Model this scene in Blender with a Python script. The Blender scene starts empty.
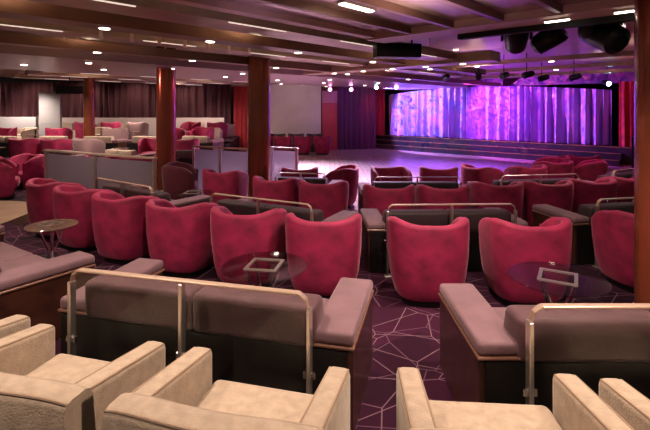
import bpy, bmesh, math, random
from mathutils import Vector, Matrix
random.seed(7)
S = bpy.context.scene
COL = S.collection
R = math.radians

# ------------------------------------------------------------------ camera
CAMZ = 2.1
FPX = 440.0
cam_d = bpy.data.cameras.new('camera')
cam = bpy.data.objects.new('camera', cam_d)
COL.objects.link(cam)
cam.location = (0, 0, CAMZ)
cam.rotation_euler = (R(90), 0, 0)
cam_d.sensor_fit = 'HORIZONTAL'
cam_d.sensor_width = 36.0
cam_d.lens = 36.0 * FPX / 650.0
cam_d.shift_y = -(215 - 108) / 650.0
cam_d.clip_start = 0.05
cam_d.clip_end = 200
S.camera = cam

# ------------------------------------------------------------------ world, exposure
w = bpy.data.worlds.new('world')
S.world = w
w.use_nodes = True
w.node_tree.nodes['Background'].inputs[0].default_value = (1.0, 0.78, 0.66, 1)
w.node_tree.nodes['Background'].inputs[1].default_value = 0.09
S.view_settings.view_transform = 'Standard'
S.view_settings.look = 'None'
S.view_settings.gamma = 1
S.view_settings.use_curve_mapping = False
S.view_settings.exposure = 0.4

# ------------------------------------------------------------------ lights
def aim(o, target):
    d = Vector(target) - o.location
    o.rotation_euler = d.to_track_quat('-Z', 'Y').to_euler()

def spot(loc, target, power, color, angle=100, blend=0.6, size=0.08):
    l = bpy.data.lights.new('spot_lamp', 'SPOT')
    l.energy = power; l.color = color; l.spot_size = R(angle); l.spot_blend = blend; l.shadow_soft_size = size
    o = bpy.data.objects.new('spot_lamp', l); COL.objects.link(o); o.location = loc
    aim(o, target)
    return o

def area(loc, target, power, color, sx, sy=None):
    l = bpy.data.lights.new('area_lamp', 'AREA')
    l.energy = power; l.color = color; l.size = sx
    if sy: l.shape = 'RECTANGLE'; l.size_y = sy
    o = bpy.data.objects.new('area_lamp', l); COL.objects.link(o); o.location = loc
    aim(o, target)
    return o

WARM = (1.0, 0.80, 0.66)
# house lights recessed in the ceiling over the seats
for (x, y, p) in [(-2.3, 1.5, 60), (0.3, 1.35, 55), (2.2, 1.5, 55), (-1.0, 3.0, 75), (1.4, 2.9, 75), (-3.6, 3.6, 70),
                  (0.9, 4.6, 60), (3.4, 5.0, 60), (-2.2, 6.2, 60), (-5.0, 7.4, 80), (4.6, 7.6, 60), (1.5, 7.0, 45)]:
    spot((x, y, 3.05), (x, y + 0.4, 0), p * 2.5, WARM, 118, 0.8, 0.06)
for (x, y, p) in [(-6.5, 11.5, 170), (-9.5, 14.5, 210), (-5.8, 14.8, 170), (-12.5, 17.5, 240), (-8.2, 18.5, 210), (-15, 20.0, 200), (-5.2, 20.0, 130)]:
    spot((x, y, 2.97), (x, y + 0.3, 0), p * 1.7, (1.0, 0.80, 0.72), 150, 0.8, 0.1)
# stage wash on the dance floor and the seats near it
spot((-1.5, 15.5, 2.97), (-1.0, 14.5, 0), 3800, (0.80, 0.68, 1.0), 120, 0.9, 0.15)
spot((1.5, 12.5, 3.2), (1.0, 11.5, 0), 1700, (0.85, 0.60, 1.0), 120, 0.9, 0.15)
spot((4.5, 15.5, 3.1), (4.0, 14.8, 0), 1300, (0.28, 0.10, 1.0), 120, 0.8, 0.15)
spot((2.8, 10.5, 3.3), (2.6, 9.6, 0.3), 110, (1.0, 0.62, 0.45), 60, 0.8, 0.1)
spot((5.6, 10.4, 3.3), (5.6, 9.6, 0.3), 150, (0.85, 0.15, 0.7), 110, 0.8, 0.1)
spot((0.6, 20.0, 3.2), (1.4, 22.0, 1.4), 60, (0.35, 0.12, 1.0), 110, 0.8, 0.1)
spot((-1.2, 18.5, 3.0), (-1.6, 21.8, 1.6), 90, (1.0, 0.72, 0.80), 90, 0.8, 0.1)
spot((10.2, 14.2, 3.1), (11.4, 15.6, 1.8), 60, (1.0, 0.10, 0.12), 110, 0.8, 0.1)
spot((2.2, 21.3, 3.2), (2.9, 23.0, 1.2), 60, (1.0, 0.08, 0.08), 80, 0.8, 0.1)
for x in (-17, -14.5, -12, -9.5, -7, -5.2):
    spot((x, 20.9, 3.3), (x, 22.3, 1.6), 75, (1.0, 0.75, 0.66), 120, 0.8, 0.05)
spot((-6.0, 8.6, 2.9), (-3.72, 10.3, 2.0), 90, (1.0, 0.35, 0.30), 45, 0.6, 0.1)  # added spot, gives the pillar its pink streak
spot((-1.8, 11.0, 2.9), (-3.72, 10.3, 1.8), 90, (0.9, 0.12, 0.55), 50, 0.6, 0.1)  # added spot, gives the pillar its magenta side
# lamps that wash the ceiling
for (t, v, p) in [(1, -5.2, 14), (4, -5.2, 16), (7.5, -5.2, 16), (2.5, -7.5, 16), (6, -7.5, 18), (10, -7.2, 18), (4, -13.4, 22), (8, -13.4, 22), (12, -13.6, 22), (6, -17, 22), (11, -17, 22), (17, -13.4, 18), (15, -17, 20)]:
    spot((0.686 * t + 0.7275 * v, 0.7275 * t - 0.686 * v, 3.05), (0.686 * t + 0.7275 * v, 0.7275 * t - 0.686 * v + 0.01, 4), p * 3.0, (1.0, 0.84, 0.58), 155, 0.9, 0.1)
for (t, v, p) in [(11, -5, 16), (12, -1.5, 14), (12, 2, 14), (15, -3, 16), (10, 4, 14), (11, 6.5, 14)]:  # added uplights without fixtures, they warm the far ceiling
    spot((0.686 * t + 0.7275 * v, 0.7275 * t - 0.686 * v, 2.9), (0.686 * t + 0.7275 * v, 0.7275 * t - 0.686 * v + 0.01, 4), p * 2.6, (1.0, 0.70, 0.72), 155, 0.9, 0.1)
for (t, v, p) in [(3.6, -2.2, 7), (2.2, -1.0, 7), (4.2, 0.4, 8)]:  # added uplights in mid-air, they brighten the near low ceiling
    spot((0.686 * t + 0.7275 * v, 0.7275 * t - 0.686 * v, 2.6), (0.686 * t + 0.7275 * v, 0.7275 * t - 0.686 * v + 0.01, 4), p * 4.2, (1.0, 0.82, 0.76), 150, 0.9, 0.1)
spot((4.6, 9.6, 2.95), (4.4, 10.6, 3.7), 6, (0.6, 0.08, 1.0), 150, 0.9, 0.1)
spot((1.4, 3.2, 2.7), (1.4, 3.3, 3.2), 12, (0.45, 0.25, 1.0), 150, 0.9, 0.1)
spot((-0.6, 4.4, 2.6), (-0.6, 4.5, 3.2), 3, (0.7, 0.55, 1.0), 150, 0.9, 0.1)

def gobo(loc, target, power, angle, stops, scale, seed):
    o = spot(loc, target, power, (1, 1, 1), angle, 0.25, 0.02)
    l = o.data; l.use_nodes = True
    nt = l.node_tree; N = nt.nodes; em = N['Emission']
    geo = N.new('ShaderNodeNewGeometry')
    mp = N.new('ShaderNodeMapping'); mp.inputs['Location'].default_value = (seed, seed * 2, 0)
    nt.links.new(geo.outputs['Incoming'], mp.inputs[0])
    no = N.new('ShaderNodeTexNoise'); no.inputs['Scale'].default_value = scale; no.inputs['Detail'].default_value = 3
    no.inputs['Distortion'].default_value = 2.5
    nt.links.new(mp.outputs[0], no.inputs['Vector'])
    cr = N.new('ShaderNodeValToRGB')
    for i, (p, c) in enumerate(stops):
        e = cr.color_ramp.elements[i] if i < 2 else cr.color_ramp.elements.new(p)
        e.position = p; e.color = (*c, 1)
    nt.links.new(no.outputs['Fac'], cr.inputs[0])
    nt.links.new(cr.outputs[0], em.inputs['Color'])
    em.inputs['Strength'].default_value = 1.0
    return o
ST_L = [(0.34, (0.02, 0.0, 0.25)), (0.43, (0.08, 0.10, 1.0)), (0.50, (0.30, 0.45, 1.0)), (0.56, (0.55, 0.12, 0.9)), (0.61, (0.9, 0.06, 0.45)), (0.70, (1.0, 0.75, 1.0))]
ST_R = [(0.30, (0.05, 0.0, 0.22)), (0.45, (0.16, 0.02, 0.5)), (0.53, (0.40, 0.08, 0.8)), (0.62, (0.75, 0.05, 0.45)), (0.72, (0.9, 0.6, 1.0))]
gobo((2.5, 20.2, 2.85), (6.0, 21.6, 1.75), 3100, 100, ST_L, 16.0, 1.3)
gobo((5.2, 17.4, 2.85), (8.9, 18.9, 1.7), 2700, 92, ST_R, 15.0, 4.1)
spot((7.4, 15.2, 3.1), (7.4, 20.2, 1.9), 150, (0.6, 0.03, 0.6), 85, 0.8, 0.1)  # added magenta fill for the dark folds of the stage curtain

# ------------------------------------------------------------------ materials
MATS = {}
def mat(name, color, rough=0.6, metal=0.0, spec=0.5, sheen=0.0, sheen_col=None, noise=0.0, nscale=6.0, bump=0.0, bscale=200.0, coat=0.0, emit=None, estr=0.0):
    if name in MATS: return MATS[name]
    m = bpy.data.materials.new(name); m.use_nodes = True
    nt = m.node_tree; p = nt.nodes['Principled BSDF']
    p.inputs['Base Color'].default_value = (*color, 1)
    p.inputs['Roughness'].default_value = rough
    p.inputs['Metallic'].default_value = metal
    p.inputs['Specular IOR Level'].default_value = spec
    p.inputs['Sheen Weight'].default_value = sheen
    p.inputs['Sheen Roughness'].default_value = 0.35
    if sheen_col: p.inputs['Sheen Tint'].default_value = (*sheen_col, 1)
    p.inputs['Coat Weight'].default_value = coat
    if emit:
        p.inputs['Emission Color'].default_value = (*emit, 1); p.inputs['Emission Strength'].default_value = estr
    if noise or bump:
        tc = nt.nodes.new('ShaderNodeTexCoord')
        if noise:
            n = nt.nodes.new('ShaderNodeTexNoise'); n.inputs['Scale'].default_value = nscale; n.inputs['Detail'].default_value = 5
            nt.links.new(tc.outputs['Object'], n.inputs['Vector'])
            mx = nt.nodes.new('ShaderNodeMix'); mx.data_type = 'RGBA'
            mx.inputs[6].default_value = (*[c * (1 - noise) for c in color], 1)
            mx.inputs[7].default_value = (*[min(1, c * (1 + noise)) for c in color], 1)
            mr = nt.nodes.new('ShaderNodeMapRange'); mr.inputs[1].default_value = 0.3; mr.inputs[2].default_value = 0.7
            nt.links.new(n.outputs['Fac'], mr.inputs[0]); nt.links.new(mr.outputs[0], mx.inputs[0])
            nt.links.new(mx.outputs[2], p.inputs['Base Color'])
        if bump:
            n2 = nt.nodes.new('ShaderNodeTexNoise'); n2.inputs['Scale'].default_value = bscale
            nt.links.new(tc.outputs['Object'], n2.inputs['Vector'])
            b = nt.nodes.new('ShaderNodeBump'); b.inputs['Strength'].default_value = bump; b.inputs['Distance'].default_value = 0.01
            nt.links.new(n2.outputs['Fac'], b.inputs['Height']); nt.links.new(b.outputs[0], p.inputs['Normal'])
    MATS[name] = m
    return m

RED = mat('crimson_velvet', (0.29, 0.008, 0.054), 0.75, sheen=0.36, sheen_col=(1.0, 0.38, 0.50), noise=0.34, nscale=7, bump=0.12, bscale=60)
MAUVE = mat('mauve_fabric', (0.165, 0.085, 0.098), 0.8, sheen=0.35, sheen_col=(0.9, 0.65, 0.65), noise=0.14, nscale=7, bump=0.15, bscale=90)
MAUVE_SHADE = mat('mauve_fabric_shade', (0.085, 0.034, 0.040), 0.8, sheen=0.3, sheen_col=(0.9, 0.65, 0.65), noise=0.18, nscale=8, bump=0.15, bscale=90)  # bench mauve darkened: shade of the backrest's rear face put into the colour
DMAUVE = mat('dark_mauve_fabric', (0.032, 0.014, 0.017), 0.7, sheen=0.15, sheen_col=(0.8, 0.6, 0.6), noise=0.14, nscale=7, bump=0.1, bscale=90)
BEIGE = mat('beige_chenille', (0.40, 0.30, 0.215), 0.85, sheen=0.3, sheen_col=(1.0, 0.88, 0.75), noise=0.13, nscale=22, bump=0.3, bscale=110)
PIPING = mat('beige_piping', (0.30, 0.20, 0.13), 0.8)
WOOD = mat('dark_mahogany', (0.045, 0.014, 0.009), 0.35, noise=0.35, nscale=9, coat=0.3)
PLINTH = mat('black_plinth', (0.005, 0.004, 0.004), 0.4)
STEEL = mat('brushed_steel', (0.62, 0.56, 0.50), 0.28, metal=0.9)
BRASS = mat('champagne_handrail', (0.50, 0.35, 0.26), 0.3, metal=0.35)
TRIMW = mat('walnut_edge', (0.20, 0.09, 0.06), 0.35)
CHROME = mat('chrome', (0.8, 0.8, 0.8), 0.12, metal=1.0)
BLACK = mat('black_metal', (0.012, 0.011, 0.014), 0.4, metal=0.4)
COLM = mat('copper_lacquer', (0.30, 0.075, 0.032), 0.22, metal=0.5, coat=0.5, noise=0.12, nscale=2)
BURG = mat('burgundy_drape', (0.085, 0.024, 0.030), 0.8, sheen=0.15, sheen_col=(1, .5, .5))
REDD = mat('red_drape', (0.30, 0.015, 0.02), 0.8, sheen=0.3, sheen_col=(1, .4, .4))
PURD = mat('plum_drape', (0.085, 0.02, 0.06), 0.8, sheen=0.3, sheen_col=(.8, .4, 1))
STG = mat('silver_lilac_drape', (0.34, 0.22, 0.48), 0.7, sheen=0.2, sheen_col=(1, .8, 1))
CREAM = mat('cream_wall_panel', (0.50, 0.42, 0.38), 0.7, noise=0.08, nscale=1.5)
WHITE = mat('white_laminate', (0.34, 0.33, 0.32), 0.5)
GOLD = mat('gold_nosing', (0.45, 0.28, 0.12), 0.35, metal=0.7)
CEIL = mat('bronze_ceiling_panel', (0.50, 0.35, 0.25), 0.28, metal=0.35, noise=0.2, nscale=1.2)
CEILN = mat('satin_ceiling_panel', (0.46, 0.30, 0.27), 0.25, metal=0.4, noise=0.18, nscale=1.4)
CEILB = mat('black_ceiling', (0.010, 0.008, 0.010), 0.6)
JOIST = mat('bronze_joist', (0.20, 0.10, 0.07), 0.35, metal=0.3)
TRAY = mat('bronze_tray', (0.46, 0.33, 0.24), 0.35, metal=0.3, noise=0.2, nscale=3)
SOFF = mat('mauve_soffit', (0.34, 0.22, 0.24), 0.3, metal=0.3)
BAND = mat('beige_soffit_band', (0.60, 0.40, 0.32), 0.5)
GLOWW = mat('lamp_glow_warm', (1, .9, .8), 0.5, emit=(1.0, 0.82, 0.66), estr=9)
GLOWS = mat('strip_glow_warm', (1, .9, .8), 0.5, emit=(1.0, 0.80, 0.66), estr=0.6)
GLOWB = mat('lamp_glow_blue', (.7, .9, 1), 0.5, emit=(0.45, 0.85, 1.0), estr=30)
GLOWP = mat('lamp_glow_pink', (1, .6, .9), 0.5, emit=(1.0, 0.35, 0.75), estr=12)
AISLE = mat('tan_aisle_floor', (0.30, 0.19, 0.12), 0.5, noise=0.15, nscale=3)

def glass_mat(name, tint, refl, dens=0.0, dcol=(1, 1, 1)):
    m = bpy.data.materials.new(name); m.use_nodes = True
    nt = m.node_tree; N = nt.nodes; N.remove(N['Principled BSDF']); out = N['Material Output']
    tr = N.new('ShaderNodeBsdfTransparent'); tr.inputs[0].default_value = (*tint, 1)
    gl = N.new('ShaderNodeBsdfGlossy'); gl.inputs['Roughness'].default_value = 0.03
    lw = N.new('ShaderNodeLayerWeight'); lw.inputs['Blend'].default_value = refl
    ml_ = N.new('ShaderNodeMath'); ml_.operation = 'MULTIPLY_ADD'; ml_.inputs[1].default_value = 0.30; ml_.inputs[2].default_value = 0.012
    nt.links.new(lw.outputs['Facing'], ml_.inputs[0])
    mx = N.new('ShaderNodeMixShader')
    nt.links.new(ml_.outputs[0], mx.inputs[0]); nt.links.new(tr.outputs[0], mx.inputs[1]); nt.links.new(gl.outputs[0], mx.inputs[2])
    last = mx.outputs[0]
    if dens:
        df = N.new('ShaderNodeBsdfDiffuse'); df.inputs[0].default_value = (*dcol, 1)
        tl = N.new('ShaderNodeBsdfTranslucent'); tl.inputs[0].default_value = (*dcol, 1)
        a = N.new('ShaderNodeMixShader'); a.inputs[0].default_value = 0.5
        nt.links.new(df.outputs[0], a.inputs[1]); nt.links.new(tl.outputs[0], a.inputs[2])
        b = N.new('ShaderNodeMixShader'); b.inputs[0].default_value = dens
        nt.links.new(last, b.inputs[1]); nt.links.new(a.outputs[0], b.inputs[2]); last = b.outputs[0]
    nt.links.new(last, out.inputs[0])
    return m
GLASS = glass_mat('clear_glass', (0.93, 0.95, 0.94), 0.12)
TGLASS = glass_mat('smoked_table_glass', (0.78, 0.75, 0.76), 0.3)
FROST = glass_mat('frosted_glass', (0.8, 0.8, 0.85), 0.3, 0.72, (0.34, 0.28, 0.31))

def carpet_mat():
    m = bpy.data.materials.new('plum_carpet_with_shard_lines'); m.use_nodes = True
    nt = m.node_tree; N = nt.nodes; L = nt.links; p = N['Principled BSDF']
    p.inputs['Roughness'].default_value = 0.9
    p.inputs['Specular IOR Level'].default_value = 0.15
    tc = N.new('ShaderNodeTexCoord')
    def vor(scale, rot, feat):
        mp = N.new('ShaderNodeMapping'); mp.inputs['Rotation'].default_value = (0, 0, rot); mp.inputs['Scale'].default_value = (1, 1.25, 0)
        L.new(tc.outputs['Object'], mp.inputs[0])
        v = N.new('ShaderNodeTexVoronoi'); v.voronoi_dimensions = '2D'; v.feature = feat; v.inputs['Scale'].default_value = scale
        L.new(mp.outputs[0], v.inputs['Vector'])
        return v
    base = vor(2.3, 0.4, 'F1')
    cr = N.new('ShaderNodeValToRGB')
    cr.color_ramp.elements[0].color = (0.008, 0.002, 0.005, 1); cr.color_ramp.elements[1].color = (0.042, 0.006, 0.022, 1)
    sep = N.new('ShaderNodeSeparateColor'); L.new(base.outputs['Color'], sep.inputs[0]); L.new(sep.outputs[0], cr.inputs[0])
    last = cr.outputs[0]
    for sc, rot, wd, col in ((2.1, 0.4, 0.0065, (0.19, 0.10, 0.125, 1)), (1.5, 1.3, 0.006, (0.20, 0.10, 0.14, 1)), (1.9, 2.2, 0.006, (0.13, 0.06, 0.10, 1))):
        v = vor(sc, rot, 'DISTANCE_TO_EDGE')
        lt = N.new('ShaderNodeMath'); lt.operation = 'LESS_THAN'; lt.inputs[1].default_value = wd * sc * 0.62
        L.new(v.outputs['Distance'], lt.inputs[0])
        mx = N.new('ShaderNodeMix'); mx.data_type = 'RGBA'; L.new(lt.outputs[0], mx.inputs[0]); L.new(last, mx.inputs[6]); mx.inputs[7].default_value = col
        last = mx.outputs[2]
    L.new(last, p.inputs['Base Color'])
    return m
CARPET = carpet_mat()

def dance_mat():
    m = bpy.data.materials.new('polished_parquet'); m.use_nodes = True
    nt = m.node_tree; N = nt.nodes; L = nt.links; p = N['Principled BSDF']
    p.inputs['Roughness'].default_value = 0.22
    tc = N.new('ShaderNodeTexCoord')
    b = N.new('ShaderNodeTexBrick'); b.inputs['Scale'].default_value = 1.4
    b.inputs['Color1'].default_value = (0.34, 0.24, 0.22, 1); b.inputs['Color2'].default_value = (0.42, 0.30, 0.27, 1)
    b.inputs['Mortar'].default_value = (0.18, 0.12, 0.10, 1); b.inputs['Mortar Size'].default_value = 0.01
    L.new(tc.outputs['Object'], b.inputs[0]); L.new(b.outputs[0], p.inputs['Base Color'])
    return m
PARQ = dance_mat()

# ------------------------------------------------------------------ mesh helpers
class MB:
    def __init__(s): s.v = []; s.f = []
    def add(s, vs, fs, M=None):
        k = len(s.v)
        s.v += [tuple(M @ Vector(p)) if M else tuple(p) for p in vs]
        s.f += [tuple(i + k for i in f) for f in fs]
        return s
    def hexa(s, p8, r=0.0, seg=2):
        fs = [(0, 3, 2, 1), (4, 5, 6, 7), (0, 1, 5, 4), (1, 2, 6, 5), (2, 3, 7, 6), (3, 0, 4, 7)]
        if r <= 0: return s.add(p8, fs)
        bm = bmesh.new()
        vs = [bm.verts.new(p) for p in p8]
        for f in fs: bm.faces.new([vs[i] for i in f])
        bmesh.ops.recalc_face_normals(bm, faces=bm.faces[:])
        bmesh.ops.bevel(bm, geom=bm.edges[:], offset=r, segments=seg, profile=0.5, affect='EDGES', clamp_overlap=True)
        bm.verts.index_update()
        s.add([v.co.copy() for v in bm.verts], [[v.index for v in f.verts] for f in bm.faces])
        bm.free(); return s
    def box(s, x0, x1, y0, y1, z0, z1, r=0.0, seg=2):
        return s.hexa([(x0, y0, z0), (x1, y0, z0), (x1, y1, z0), (x0, y1, z0), (x0, y0, z1), (x1, y0, z1), (x1, y1, z1), (x0, y1, z1)], r, seg)
    def lathe(s, prof, n=24, c=(0, 0, 0), M=None):
        vs = []; fs = []
        for (r, z) in prof:
            for i in range(n):
                a = 2 * math.pi * i / n
                vs.append((c[0] + r * math.cos(a), c[1] + r * math.sin(a), c[2] + z))
        for j in range(len(prof) - 1):
            for i in range(n):
                i2 = (i + 1) % n
                fs.append((j * n + i, j * n + i2, (j + 1) * n + i2, (j + 1) * n + i))
        fs.append(tuple(reversed(range(n)))); fs.append(tuple(range((len(prof) - 1) * n, len(prof) * n)))
        return s.add(vs, fs, M)
    def tube(s, a, b, r, n=10, r2=None):
        a = Vector(a); b = Vector(b); d = b - a
        M = Matrix.Translation(a) @ d.to_track_quat('Z', 'Y').to_matrix().to_4x4()
        return s.lathe([(r, 0), (r if r2 is None else r2, d.length)], n, M=M)
    def build(s, name, m, parent=None, smooth=35):
        me = bpy.data.meshes.new(name); me.from_pydata(s.v, [], s.f); me.update()
        bm = bmesh.new(); bm.from_mesh(me); bmesh.ops.recalc_face_normals(bm, faces=bm.faces[:]); bm.to_mesh(me); bm.free()
        if smooth:
            me.shade_smooth()
            me.set_sharp_from_angle(angle=R(smooth))
        me.materials.append(m)
        o = bpy.data.objects.new(name, me); COL.objects.link(o)
        if parent: o.parent = parent
        return o

def tag(o, label, cat, group=None):
    o['label'] = label; o['category'] = cat
    if group: o['group'] = group
    return o
def thing(name, label, cat, loc=(0, 0, 0), yaw=0, group=None):
    o = bpy.data.objects.new(name, None); COL.objects.link(o); o.empty_display_size = 0.2
    o.location = loc; o.rotation_euler = (0, 0, -R(yaw))          # yaw: degrees turned to the right of +y
    return tag(o, label, cat, group)
def struct(o):
    o['kind'] = 'structure'; return o
KIDS = {}
def remember(root):
    KIDS[root.name] = [(c, [(g, []) for g in COL.objects if g.parent == c]) for c in COL.objects if c.parent == root]
def dup(root, loc, yaw, label, group=None, mats=None):
    r = root.copy(); COL.objects.link(r); r.location = loc; r.rotation_euler = (0, 0, -R(yaw)); r['label'] = label
    if group: r['group'] = group
    for c, gs in KIDS[root.name]:
        cc = c.copy(); COL.objects.link(cc); cc.parent = r
        if mats and c.name.split('.')[0] in mats: cc.material_slots[0].link = 'OBJECT'; cc.material_slots[0].material = mats[c.name.split('.')[0]]
        for g, _ in gs:
            gg = g.copy(); COL.objects.link(gg); gg.parent = cc
    return r
USED = {}
def place(proto, loc, yaw, label, group, mats=None):
    key = proto.name
    if key not in USED and not mats:
        USED[key] = 1
        proto.location = loc; proto.rotation_euler = (0, 0, -R(yaw)); proto['label'] = label; proto['group'] = group
        return proto
    return dup(proto, loc, yaw, label, group, mats)

# ------------------------------------------------------------------ room frame (towards stage = U, along stage = V)
UX, UY = 0.686, 0.7275
def UV(t, v): return (UX * t + UY * v, UY * t - UX * v)
def ubox(mb, t0, t1, v0, v1, z0, z1):
    a, b, c, d = UV(t0, v0), UV(t1, v0), UV(t1, v1), UV(t0, v1)
    P = [a, d, c, b]
    return mb.hexa([(*p, z0) for p in P] + [(*p, z1) for p in P])

# ------------------------------------------------------------------ floors
def yA(x):
    if x < -4.6: return yA(-4.6) + 0.9 * (-4.6 - x)
    k = 0.075 if x < 1.4 else 0.04
    return 4.18 + k * (x - 1.4) ** 2
Z0, Z1, Z2 = 0.30, 0.16, 0.08
def terrace(name, ya, yb, z, m, x0=-16.0, x1=14.0, n=60, zb=-0.3):
    mb = MB(); vs = []; fs = []
    for i in range(n + 1):
        x = x0 + (x1 - x0) * i / n
        a, b = ya(x), yb(x)
        vs += [(x, a, z), (x, b, z), (x, a, zb), (x, b, zb)]
    for i in range(n):
        k = 4 * i
        fs += [(k, k + 4, k + 5, k + 1), (k + 2, k + 3, k + 7, k + 6), (k, k + 2, k + 6, k + 4), (k + 1, k + 5, k + 7, k + 3)]
    fs += [(0, 1, 3, 2), (4 * n, 4 * n + 2, 4 * n + 3, 4 * n + 1)]
    mb.add(vs, fs)
    return struct(mb.build(name, m, smooth=0))
terrace('floor', lambda x: -3.0, lambda x: yA(x) - 0.25, Z0, CARPET)
terrace('floor.001', lambda x: yA(x) - 0.25, lambda x: yA(x) + 2.1, Z1, CARPET)
terrace('floor.002', lambda x: yA(x) + 2.1, lambda x: yA(x) + 4.45, Z2, CARPET, x0=-5.2)
mb = MB(); mb.box(-30, 26, 4.0, 34, -0.3, 0.0); struct(mb.build('floor.003', PARQ, smooth=0))
# carpeted seating island to the right of the dance floor
def isl(ya, yb, x0, x1, z): return terrace('floor.004', ya, yb, z, CARPET, x0, x1, 20, -0.2)
isl(lambda x: yA(x) + 4.45, lambda x: min(12.9, 9.9 + max(0, x - 0.9) * 0.62), 0.9, 14, 0.02)
# raised terraces of the rear left seating
LZ = [(10.0, 0.10), (11.4, 0.24), (12.8, 0.34), (14.2, 0.44), (15.7, 0.53), (17.2, 0.60), (18.7, 0.65), (20.2, 0.69), (22.6, 0.69)]
for i in range(len(LZ) - 1):
    ya, z = LZ[i]; yb = LZ[i + 1][0]
    mb = MB()
    xa = -3.0 - 0.1 * (ya - 9); xb = -3.0 - 0.1 * (yb - 9)
    mb.hexa([(-24, ya, -0.2), (xa, ya, -0.2), (xb, yb, -0.2), (-24, yb, -0.2), (-24, ya, z), (xa, ya, z), (xb, yb, z), (-24, yb, z)])
    struct(mb.build('floor.%03d' % (5 + i), CARPET, smooth=0))
mb = MB()
mb.hexa([(-12, 7.0, 0.05), (-4.95, 6.1, 0.05), (-5.1, 8.3, 0.05), (-12, 9.6, 0.05), (-12, 7.0, 0.31), (-4.95, 6.1, 0.31), (-5.1, 8.3, 0.31), (-12, 9.6, 0.31)])
struct(mb.build('floor.020', AISLE, smooth=0))

# ------------------------------------------------------------------ drapes and walls
def drape(name, p0, p1, z0, ztop, m, pitch=0.3, depth=0.07, jitter=0.35, label=None, group=None, thick=0.03):
    rnd = random.Random(int(abs(p0[0] * 131 + p0[1] * 17)))
    p0 = Vector((*p0, 0)); p1 = Vector((*p1, 0)); d = p1 - p0; L = d.length; d.normalize()
    nrm = Vector((-d.y, d.x, 0))
    n = max(8, int(L / pitch * 10)); ph = 0; prof = []
    ph2 = rnd.random() * 6
    for i in range(n + 1):
        s = L * i / n
        ph += (2 * math.pi / 10) * (1 + jitter * math.sin(s * 2.1 + ph2) * 0.6)
        off = depth * (math.sin(ph) + 0.35 * math.sin(2.3 * ph + 1.0))
        prof.append((s, off))
    vs = []; fs = []; K = 5
    for side in (0, 1):
        for (s, off) in prof:
            zt = ztop(s / L) if callable(ztop) else ztop
            for k in range(K + 1):
                f = k / K
                amp = 1.0 - 0.45 * f + 0.15 * math.sin(7 * f + s * 3)
                q = p0 + d * s + nrm * (off * amp + side * thick)
                vs.append((q.x, q.y, z0 + (zt - z0) * f))
    W = K + 1; O = (n + 1) * W
    for i in range(n):
        for k in range(K):
            a = i * W + k
            fs.append((a, a + 1, a + W + 1, a + W)); fs.append((O + a, O + a + W, O + a + W + 1, O + a + 1))
        a = i * W; fs.append((a, a + W, O + a + W, O + a)); a = i * W + K; fs.append((a, O + a, O + a + W, a + W))
    for k in range(K):
        fs.append((k, O + k, O + k + 1, k + 1)); a = n * W + k; fs.append((a, a + 1, O + a + 1, O + a))
    mb = MB(); mb.add(vs, fs)
    o = mb.build(name, m, smooth=70)
    if label: tag(o, label, 'curtain', group)
    return o
# back walls behind the drapes
mb = MB(); mb.box(-24, -3.9, 22.6, 22.8, -0.2, 3.7); struct(mb.build('wall_rear', CEILB, smooth=0))
mb = MB(); mb.box(-2.75, -0.2, 21.9, 22.1, 0.0, 3.32); struct(mb.build('wall_panel_cream', CREAM, smooth=0))
mb = MB(); mb.box(-3.9, 2.1, 22.6, 22.8, 0.0, 3.7); struct(mb.build('wall_back', mat('maroon_wall', (0.12, 0.02, 0.03), 0.7), smooth=0))
drape('wall_curtain', (-19.5, 22.3), (-4.75, 22.3), 0.72, 3.42, BURG, 0.36, 0.13, 0.5, label='long dark burgundy pleated drapes along the rear wall behind the seats')
drape('side_curtain', (-4.62, 22.2), (-3.0, 22.2), 0.02, 3.3, REDD, 0.22, 0.05, label='red pleated drape beside the copper pillar, left of the cream wall')
mb = MB(); mb.box(-0.15, 0.62, 22.0, 22.08, 0.0, 2.35, 0.01)
dr = mb.build('door_1', mat('red_door', (0.35, 0.02, 0.03), 0.5), smooth=0); struct(dr)
mb = MB(); mb.box(-0.15, 0.62, 22.0, 22.1, 2.36, 2.95); struct(mb.build('wall_over_door', mat('rose_panel', (0.36, 0.13, 0.15), 0.6), smooth=0))
drape('wing_curtain', (0.7, 22.0), (2.62, 22.6), 0.02, 3.2, PURD, 0.28, 0.07, label='dark plum drape between the red door and the stage')
drape('stage_leg_curtain', (2.5, 23.2), (3.2, 23.6), 0.66, 3.1, REDD, 0.2, 0.05, label='narrow red drape at the left end of the stage')

# stage
SD = Vector((0.742, -0.670, 0)); SN = Vector((0.670, 0.742, 0))
SP = Vector((3.2, 22.4, 0))
def sbox(mb, s0, s1, n0, n1, z0, z1, r=0):
    P = [SP + SD * s0 + SN * n0, SP + SD * s1 + SN * n0, SP + SD * s1 + SN * n1, SP + SD * s0 + SN * n1]
    return mb.hexa([(p.x, p.y, z0) for p in P] + [(p.x, p.y, z1) for p in P], r)
stg = thing('stage', 'low black stage with gold-edged steps below the lit curtain', 'stage', (0, 0, 0))
DECK = mat('black_stage_deck', (0.02, 0.014, 0.02), 0.35)
mb = MB(); sbox(mb, -1.1, 12.2, 0.8, 5.9, 0, 0.62); mb.build('deck', DECK, stg, 0)
for k, (n0, z) in enumerate(((0.0, 0.2), (0.4, 0.41))):
    mb = MB(); sbox(mb, -1.2 + 0.2 * k, 9.9, n0, 0.8, z - 0.2 if k else 0, z); st = mb.build('step', DECK, stg, 0)
    mb = MB(); sbox(mb, -1.2 + 0.2 * k, 9.9, n0 - 0.02, n0 + 0.05, z, z + 0.025); mb.build('nosing', GOLD, st, 0)
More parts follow.
